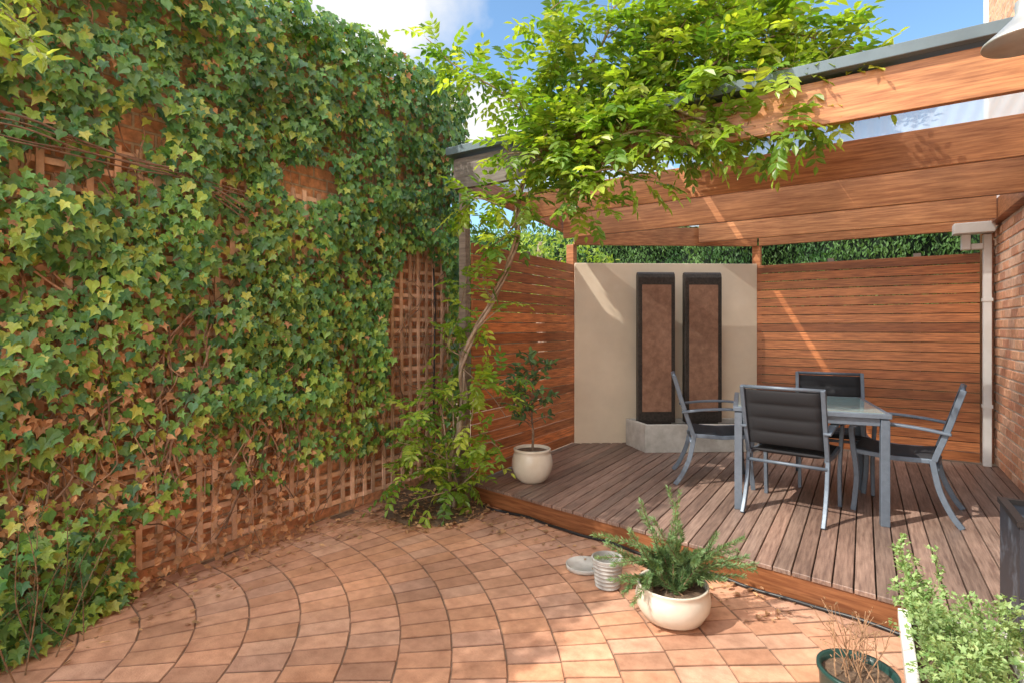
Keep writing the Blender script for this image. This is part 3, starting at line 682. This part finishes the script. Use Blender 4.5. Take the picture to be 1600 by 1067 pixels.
br_list=[([(862,240,3.9),(930,190,3.75),(1010,150,3.6),(1100,120,3.45),(1190,110,3.3),(1260,110,3.25),(1305,115,3.2)],.018,85*K,.24),
 ([(862,240,3.9),(900,150,3.8),(930,90,3.7),(950,50,3.65),(960,10,3.6)],.013,60*K,.18),
 ([(930,190,3.75),(1000,100,3.6),(1050,60,3.55),(1110,30,3.5),(1150,10,3.45)],.012,95*K,.2),
 ([(1010,150,3.6),(1090,185,3.4),(1160,200,3.3),(1220,190,3.2),(1250,195,3.15)],.010,80*K,.13),
 ([(862,240,3.9),(930,225,3.65),(1000,205,3.5),(1060,215,3.4),(1110,210,3.35)],.010,75*K,.13),
 ([(862,240,3.9),(900,275,3.7),(950,265,3.6),(990,275,3.5)],.008,44*K,.1),
 ([(832,262,4.0),(830,200,3.95),(790,150,3.95),(740,120,4.0),(700,95,4.05),(685,75,4.05)],.008,32*K,.08),
 ([(830,200,3.95),(800,130,3.85),(795,100,3.8)],.005,26*K,.1),
 ([(900,150,3.8),(870,110,3.75),(860,70,3.7),(875,45,3.7)],.006,50*K,.13),
 ([(1100,110,3.45),(1160,75,3.4),(1220,55,3.35),(1270,60,3.3),(1300,80,3.25)],.008,80*K,.17),
 ([(1100,115,3.5),(1150,145,3.5),(1220,150,3.4),(1270,150,3.35)],.008,75*K,.16),
 ([(1000,100,3.7),(1080,90,3.75),(1160,60,3.7),(1220,50,3.65)],.008,80*K,.18),
 ([(930,190,3.8),(1000,180,3.85),(1080,160,3.8),(1160,150,3.75)],.008,66*K,.18),
 ([(860,240,3.9),(800,240,3.85),(780,250,3.85)],.005,50*K,.09),
 ([(835,250,3.9),(850,215,3.8),(880,195,3.75)],.005,60*K,.12),
 ([(812,310,4.1),(780,320,4.05),(745,310,4.05),(725,330,4.05)],.006,40*K,.1),
 ([(812,310,4.1),(860,300,3.95),(900,310,3.85),(940,330,3.75)],.006,38*K,.1),
 ([(810,340,4.1),(790,370,4.05),(760,390,4.0)],.005,28*K,.09)]
for L_,r,dn,sp in br_list: branch(toP(L_),r,dn,sp=sp)
for L_ in ([(1270,100,3.25),(1330,110,3.15),(1375,125,3.1)],[(950,60,3.6),(990,20,3.55),(1010,-20,3.5)],[(1150,50,3.45),(1210,20,3.4),(1260,25,3.35)],[(1270,80,3.3),(1330,75,3.2),(1360,90,3.15)],[(690,80,4.05),(665,60,4.05)],[(1240,190,3.2),(1290,200,3.1)],[(860,70,3.7),(850,30,3.65),(880,0,3.6)],[(990,280,3.5),(1030,285,3.45)],[(1050,70,3.5),(1080,20,3.45),(1120,-10,3.4)],[(740,120,4.0),(720,150,4.0)],[(1150,10,3.45),(1190,-10,3.4)]):
    branch(toP(L_),.004,34,sp=.05,L=(.15,.24))
for L_ in ([(722,575,4.3),(740,590,4.2),(770,620,4.15),(790,650,4.1)],[(712,640,4.3),(690,620,4.25),(660,640,4.2),(640,690,4.15)],[(716,760,4.3),(680,740,4.2),(640,745,4.1),(610,765,4.0)],
 [(716,760,4.3),(700,720,4.2),(660,700,4.1),(620,690,4.05)],[(720,700,4.3),(745,700,4.2),(765,690,4.15),(780,700,4.1)],[(738,525,4.3),(760,500,4.2),(785,480,4.15)],[(730,560,4.3),(700,540,4.3),(715,500,4.3),(730,430,4.3)],[(770,468,4.25),(755,440,4.2),(770,400,4.2)],[(700,745,4.3),(665,720,4.2),(650,650,4.2),(665,600,4.2)],[(716,760,4.3),(690,770,4.1),(650,780,4.0)],[(722,620,4.3),(760,600,4.2),(800,590,4.1)],[(716,680,4.3),(735,660,4.15),(740,620,4.1)],[(716,760,4.3),(740,740,4.15),(755,720,4.1)]):
    branch(toP(L_),.004,30,sp=.07,L=(.14,.22),ll=.062,droop=.7)
br.build('branch',m_bark,wi,smooth=True); wl.build('leaves',m_wis,wi)

nb=thing('overhanging_spray','pale green rounded leaves hanging into the top left corner','branch',at(-60,-40,2.2))
b=MB(); lb=MB()
for L_ in ([(-90,-60,2.3),(-20,0,2.15),(30,40,2.1),(70,95,2.05)],[(-90,-20,2.2),(-20,45,2.1),(20,95,2.1)],[(-80,-90,2.3),(10,-30,2.2),(60,20,2.2)]):
    P=smoothpath(toP(L_),6); b.tube(P,.0035,5)
    for i in range(3,len(P)):
        for q in range(3): lb.leaf(T_WIDE,P[i]+rv(.02),Z+rv(.8)-F*.4,rv(1)-Z*.3,U(.05,.085),jit(mixc((.34,.46,.12),(.55,.6,.22),rnd()),.15))
b.build('stem',m_stem,nb); lb.build('leaves',m_wis,nb)

fs_=thing('feathery_shrub','dark feathery shrub at the foot of the ivy in the lower left corner','shrub',(-3.0,.75,0))
b=MB(); lb=MB()
for i in range(46):
    p=V(U(-3.3,-2.85),U(.2,1.05),0); tip=p+V(U(-.05,.25),U(-.2,.2),U(.25,.75))
    rosemary(b,[p,(p+tip)/2+rv(.04),tip],1.2,(.04,.13,.05),(.11,.25,.09))
b.build('stem',m_stem,fs_); lb.build('leaves',m_herb,fs_)

# ============================================================ BACKGROUND
hd=thing('conifer_hedge','tall dark green conifer hedge beyond the slat screens','hedge',(-1,9,0))
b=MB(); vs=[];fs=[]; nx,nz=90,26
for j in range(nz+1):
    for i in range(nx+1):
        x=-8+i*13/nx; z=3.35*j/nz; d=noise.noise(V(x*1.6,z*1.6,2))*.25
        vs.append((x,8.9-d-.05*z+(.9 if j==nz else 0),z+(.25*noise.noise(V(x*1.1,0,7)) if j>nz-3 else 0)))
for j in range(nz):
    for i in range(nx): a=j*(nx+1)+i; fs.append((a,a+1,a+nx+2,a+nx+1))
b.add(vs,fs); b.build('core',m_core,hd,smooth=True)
lb=MB()
for i in range(30000):
    x=U(-7.5,4.5); z=U(1.7,3.45); d=noise.noise(V(x*1.6,z*1.6,2))*.25
    p=V(x,8.85-d-.05*z+U(-.12,.06),z+.2*noise.noise(V(x*1.1,0,7)))
    lb.leaf(T_OV,p,V(0,-1,.5)+rv(.8),V(0,-.4,.9)+rv(.6),U(.04,.08),jit(mixc((.06,.16,.05),(.20,.36,.11),max(0,noise.noise(V(x*3,z*3,0))*.8+.4)),.25))
lb.build('leaves',m_herb,hd)
tr=thing('garden_tree','yellow-green leafy tree beyond the left slat screen','tree',(-4.6,8.0,0))
b=MB(); b.tube(smoothpath([V(-4.6,8,0),V(-4.55,8,1),V(-4.65,8,2),V(-4.6,8,2.9)],4),[.08]*7+[.05]*6,8)
for k in range(5): a=k*1.3; b.tube([V(-4.6,8,2),V(-4.6+.4*math.cos(a),8+.4*math.sin(a),2.6)],[.03,.012],6)
b.build('trunk',m_bark,tr)
lb=MB()
for i in range(6000):
    v=rv(1)
    if v.length>1 or v.length<.45: continue
    if noise.noise(v*2.5)<-.15: continue
    p=V(-4.5,7.9,2.35)+V(v.x*1.3,v.y*.9,v.z*.75); lb.leaf(T_WIDE,p,Z+rv(.8),rv(1)-Z*.3,U(.06,.1),jit(mixc((.16,.28,.06),(.38,.46,.10),rnd()),.2))
lb.build('crown',m_wis,tr)

fl=MB()
for i in range(1100):
    r=rnd()
    if r<.55: a=U(0,6.28); q=.5*math.sqrt(rnd()); x,y,z=-2.90+q*math.cos(a),3.34+q*math.sin(a)-.03,.035 if q<.36 else .008
    elif r<.85: x,y,z=U(-3.38,-3.2)+.5*rnd()**4,U(.9,3.3),.01
    else:
        x=U(-2.5,-.3); y=edgeY(x)-U(.04,.6)**1.3; z=.006
    if y>edgeY(x)-.03 and x>-2.78: continue
    fl.leaf(random.choice([T_OV,T_WIDE,T_IVY2]),V(x,y,z+U(0,.012)),Z+rv(.5),V(U(-1,1),U(-1,1),U(-.1,.2)),U(.018,.048),jit(mixc((.58,.37,.2),(.38,.2,.11),rnd()),.3))
tag(fl.build('fallen_leaves',m_dry),'dry brown leaves scattered over the bed and wall foot','leaves',kind='stuff')

# ============================================================ CAMERA, LIGHT, WORLD
cd=bpy.data.cameras.new('camera'); co=bpy.data.objects.new('camera',cd); COL.objects.link(co)
co.location=(0,0,H); co.rotation_euler=(math.pi/2,0,yaw); cd.sensor_width=36; cd.lens=36*850/1600; cd.shift_y=-21/1600; cd.clip_start=.05; cd.clip_end=500
S.camera=co
td=V(.54,.78,-1.0).normalized()
sl=bpy.data.lights.new('sun','SUN'); so=bpy.data.objects.new('sun',sl); COL.objects.link(so); sl.energy=5.0; sl.angle=math.radians(.5); sl.color=(1,.93,.82)
so.rotation_euler=td.to_track_quat('-Z','Y').to_euler(); so.location=(-5,-5,10)
elev=math.asin(-td.z); rot=math.atan2(-td.x,-td.y)
w=bpy.data.worlds.new('World'); S.world=w; w.use_nodes=True; nt=w.node_tree;N=nt.nodes;L=nt.links
for n in list(N): N.remove(n)
out=N.new('ShaderNodeOutputWorld'); sky=N.new('ShaderNodeTexSky'); sky.sky_type='NISHITA'; sky.sun_disc=False; sky.sun_elevation=elev; sky.sun_rotation=rot%(2*math.pi); sky.air_density=1.1; sky.dust_density=.6; sky.ozone_density=1.6
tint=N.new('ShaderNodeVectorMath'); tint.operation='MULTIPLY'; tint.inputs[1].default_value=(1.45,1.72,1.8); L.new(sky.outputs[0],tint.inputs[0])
b1=N.new('ShaderNodeBackground'); b1.inputs[1].default_value=.15; L.new(tint.outputs[0],b1.inputs[0])
b2=N.new('ShaderNodeBackground'); b2.inputs[0].default_value=(1,.98,.95,1); b2.inputs[1].default_value=1.1
fill_bg=N.new('ShaderNodeBackground'); fill_bg.inputs[0].default_value=(1,.96,.90,1); fill_bg.inputs[1].default_value=3.8  # extra-bright clouds added outside the view as neutral fill light
tc=N.new('ShaderNodeTexCoord')
nz=N.new('ShaderNodeTexNoise'); nz.inputs['Scale'].default_value=3.2; nz.inputs['Detail'].default_value=9; nz.inputs['Roughness'].default_value=.58; L.new(tc.outputs['Generated'],nz.inputs['Vector'])
def math_(op,a,b=None,clamp=False):
    m=N.new('ShaderNodeMath'); m.operation=op; m.use_clamp=clamp
    for i,x in enumerate((a,b)):
        if x is None: continue
        if isinstance(x,(int,float)): m.inputs[i].default_value=x
        else: L.new(x,m.inputs[i])
    return m.outputs[0]
def blob(px,py,rad):
    d=(at(px,py,1)-V(0,0,H)).normalized(); vm=N.new('ShaderNodeVectorMath'); vm.operation='DISTANCE'; L.new(tc.outputs['Generated'],vm.inputs[0]); vm.inputs[1].default_value=d
    x=math_('DIVIDE',vm.outputs['Value'],rad); x=math_('SUBTRACT',1,x,True)
    y=math_('MULTIPLY',x,1.1)
    s=math_('ADD',y,nz.outputs['Fac']); s=math_('SUBTRACT',s,.78); return math_('MULTIPLY',s,3.2,True)
c1=blob(590,-10,.17); c2=blob(560,-130,.3); c3=blob(735,215,.14)
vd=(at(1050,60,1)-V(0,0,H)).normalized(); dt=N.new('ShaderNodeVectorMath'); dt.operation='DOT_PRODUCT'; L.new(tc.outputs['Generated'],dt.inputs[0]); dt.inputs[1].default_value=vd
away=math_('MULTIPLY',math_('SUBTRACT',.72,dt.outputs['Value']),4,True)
fill_clouds=math_('MULTIPLY',math_('MULTIPLY',math_('SUBTRACT',nz.outputs['Fac'],.38),6,True),away)  # added fill clouds, kept away from the visible patch of sky
fac=math_('MULTIPLY',math_('MAXIMUM',math_('MAXIMUM',c1,c2),c3),.95)
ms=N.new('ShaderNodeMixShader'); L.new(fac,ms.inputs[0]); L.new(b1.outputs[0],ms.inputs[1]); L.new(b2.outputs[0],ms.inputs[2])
ms2=N.new('ShaderNodeMixShader'); L.new(fill_clouds,ms2.inputs[0]); L.new(ms.outputs[0],ms2.inputs[1]); L.new(fill_bg.outputs[0],ms2.inputs[2]); L.new(ms2.outputs[0],out.inputs[0])
S.view_settings.view_transform='Standard'; S.view_settings.look='None'; S.view_settings.exposure=0
print('leaves',cnt,'compound',NCL)
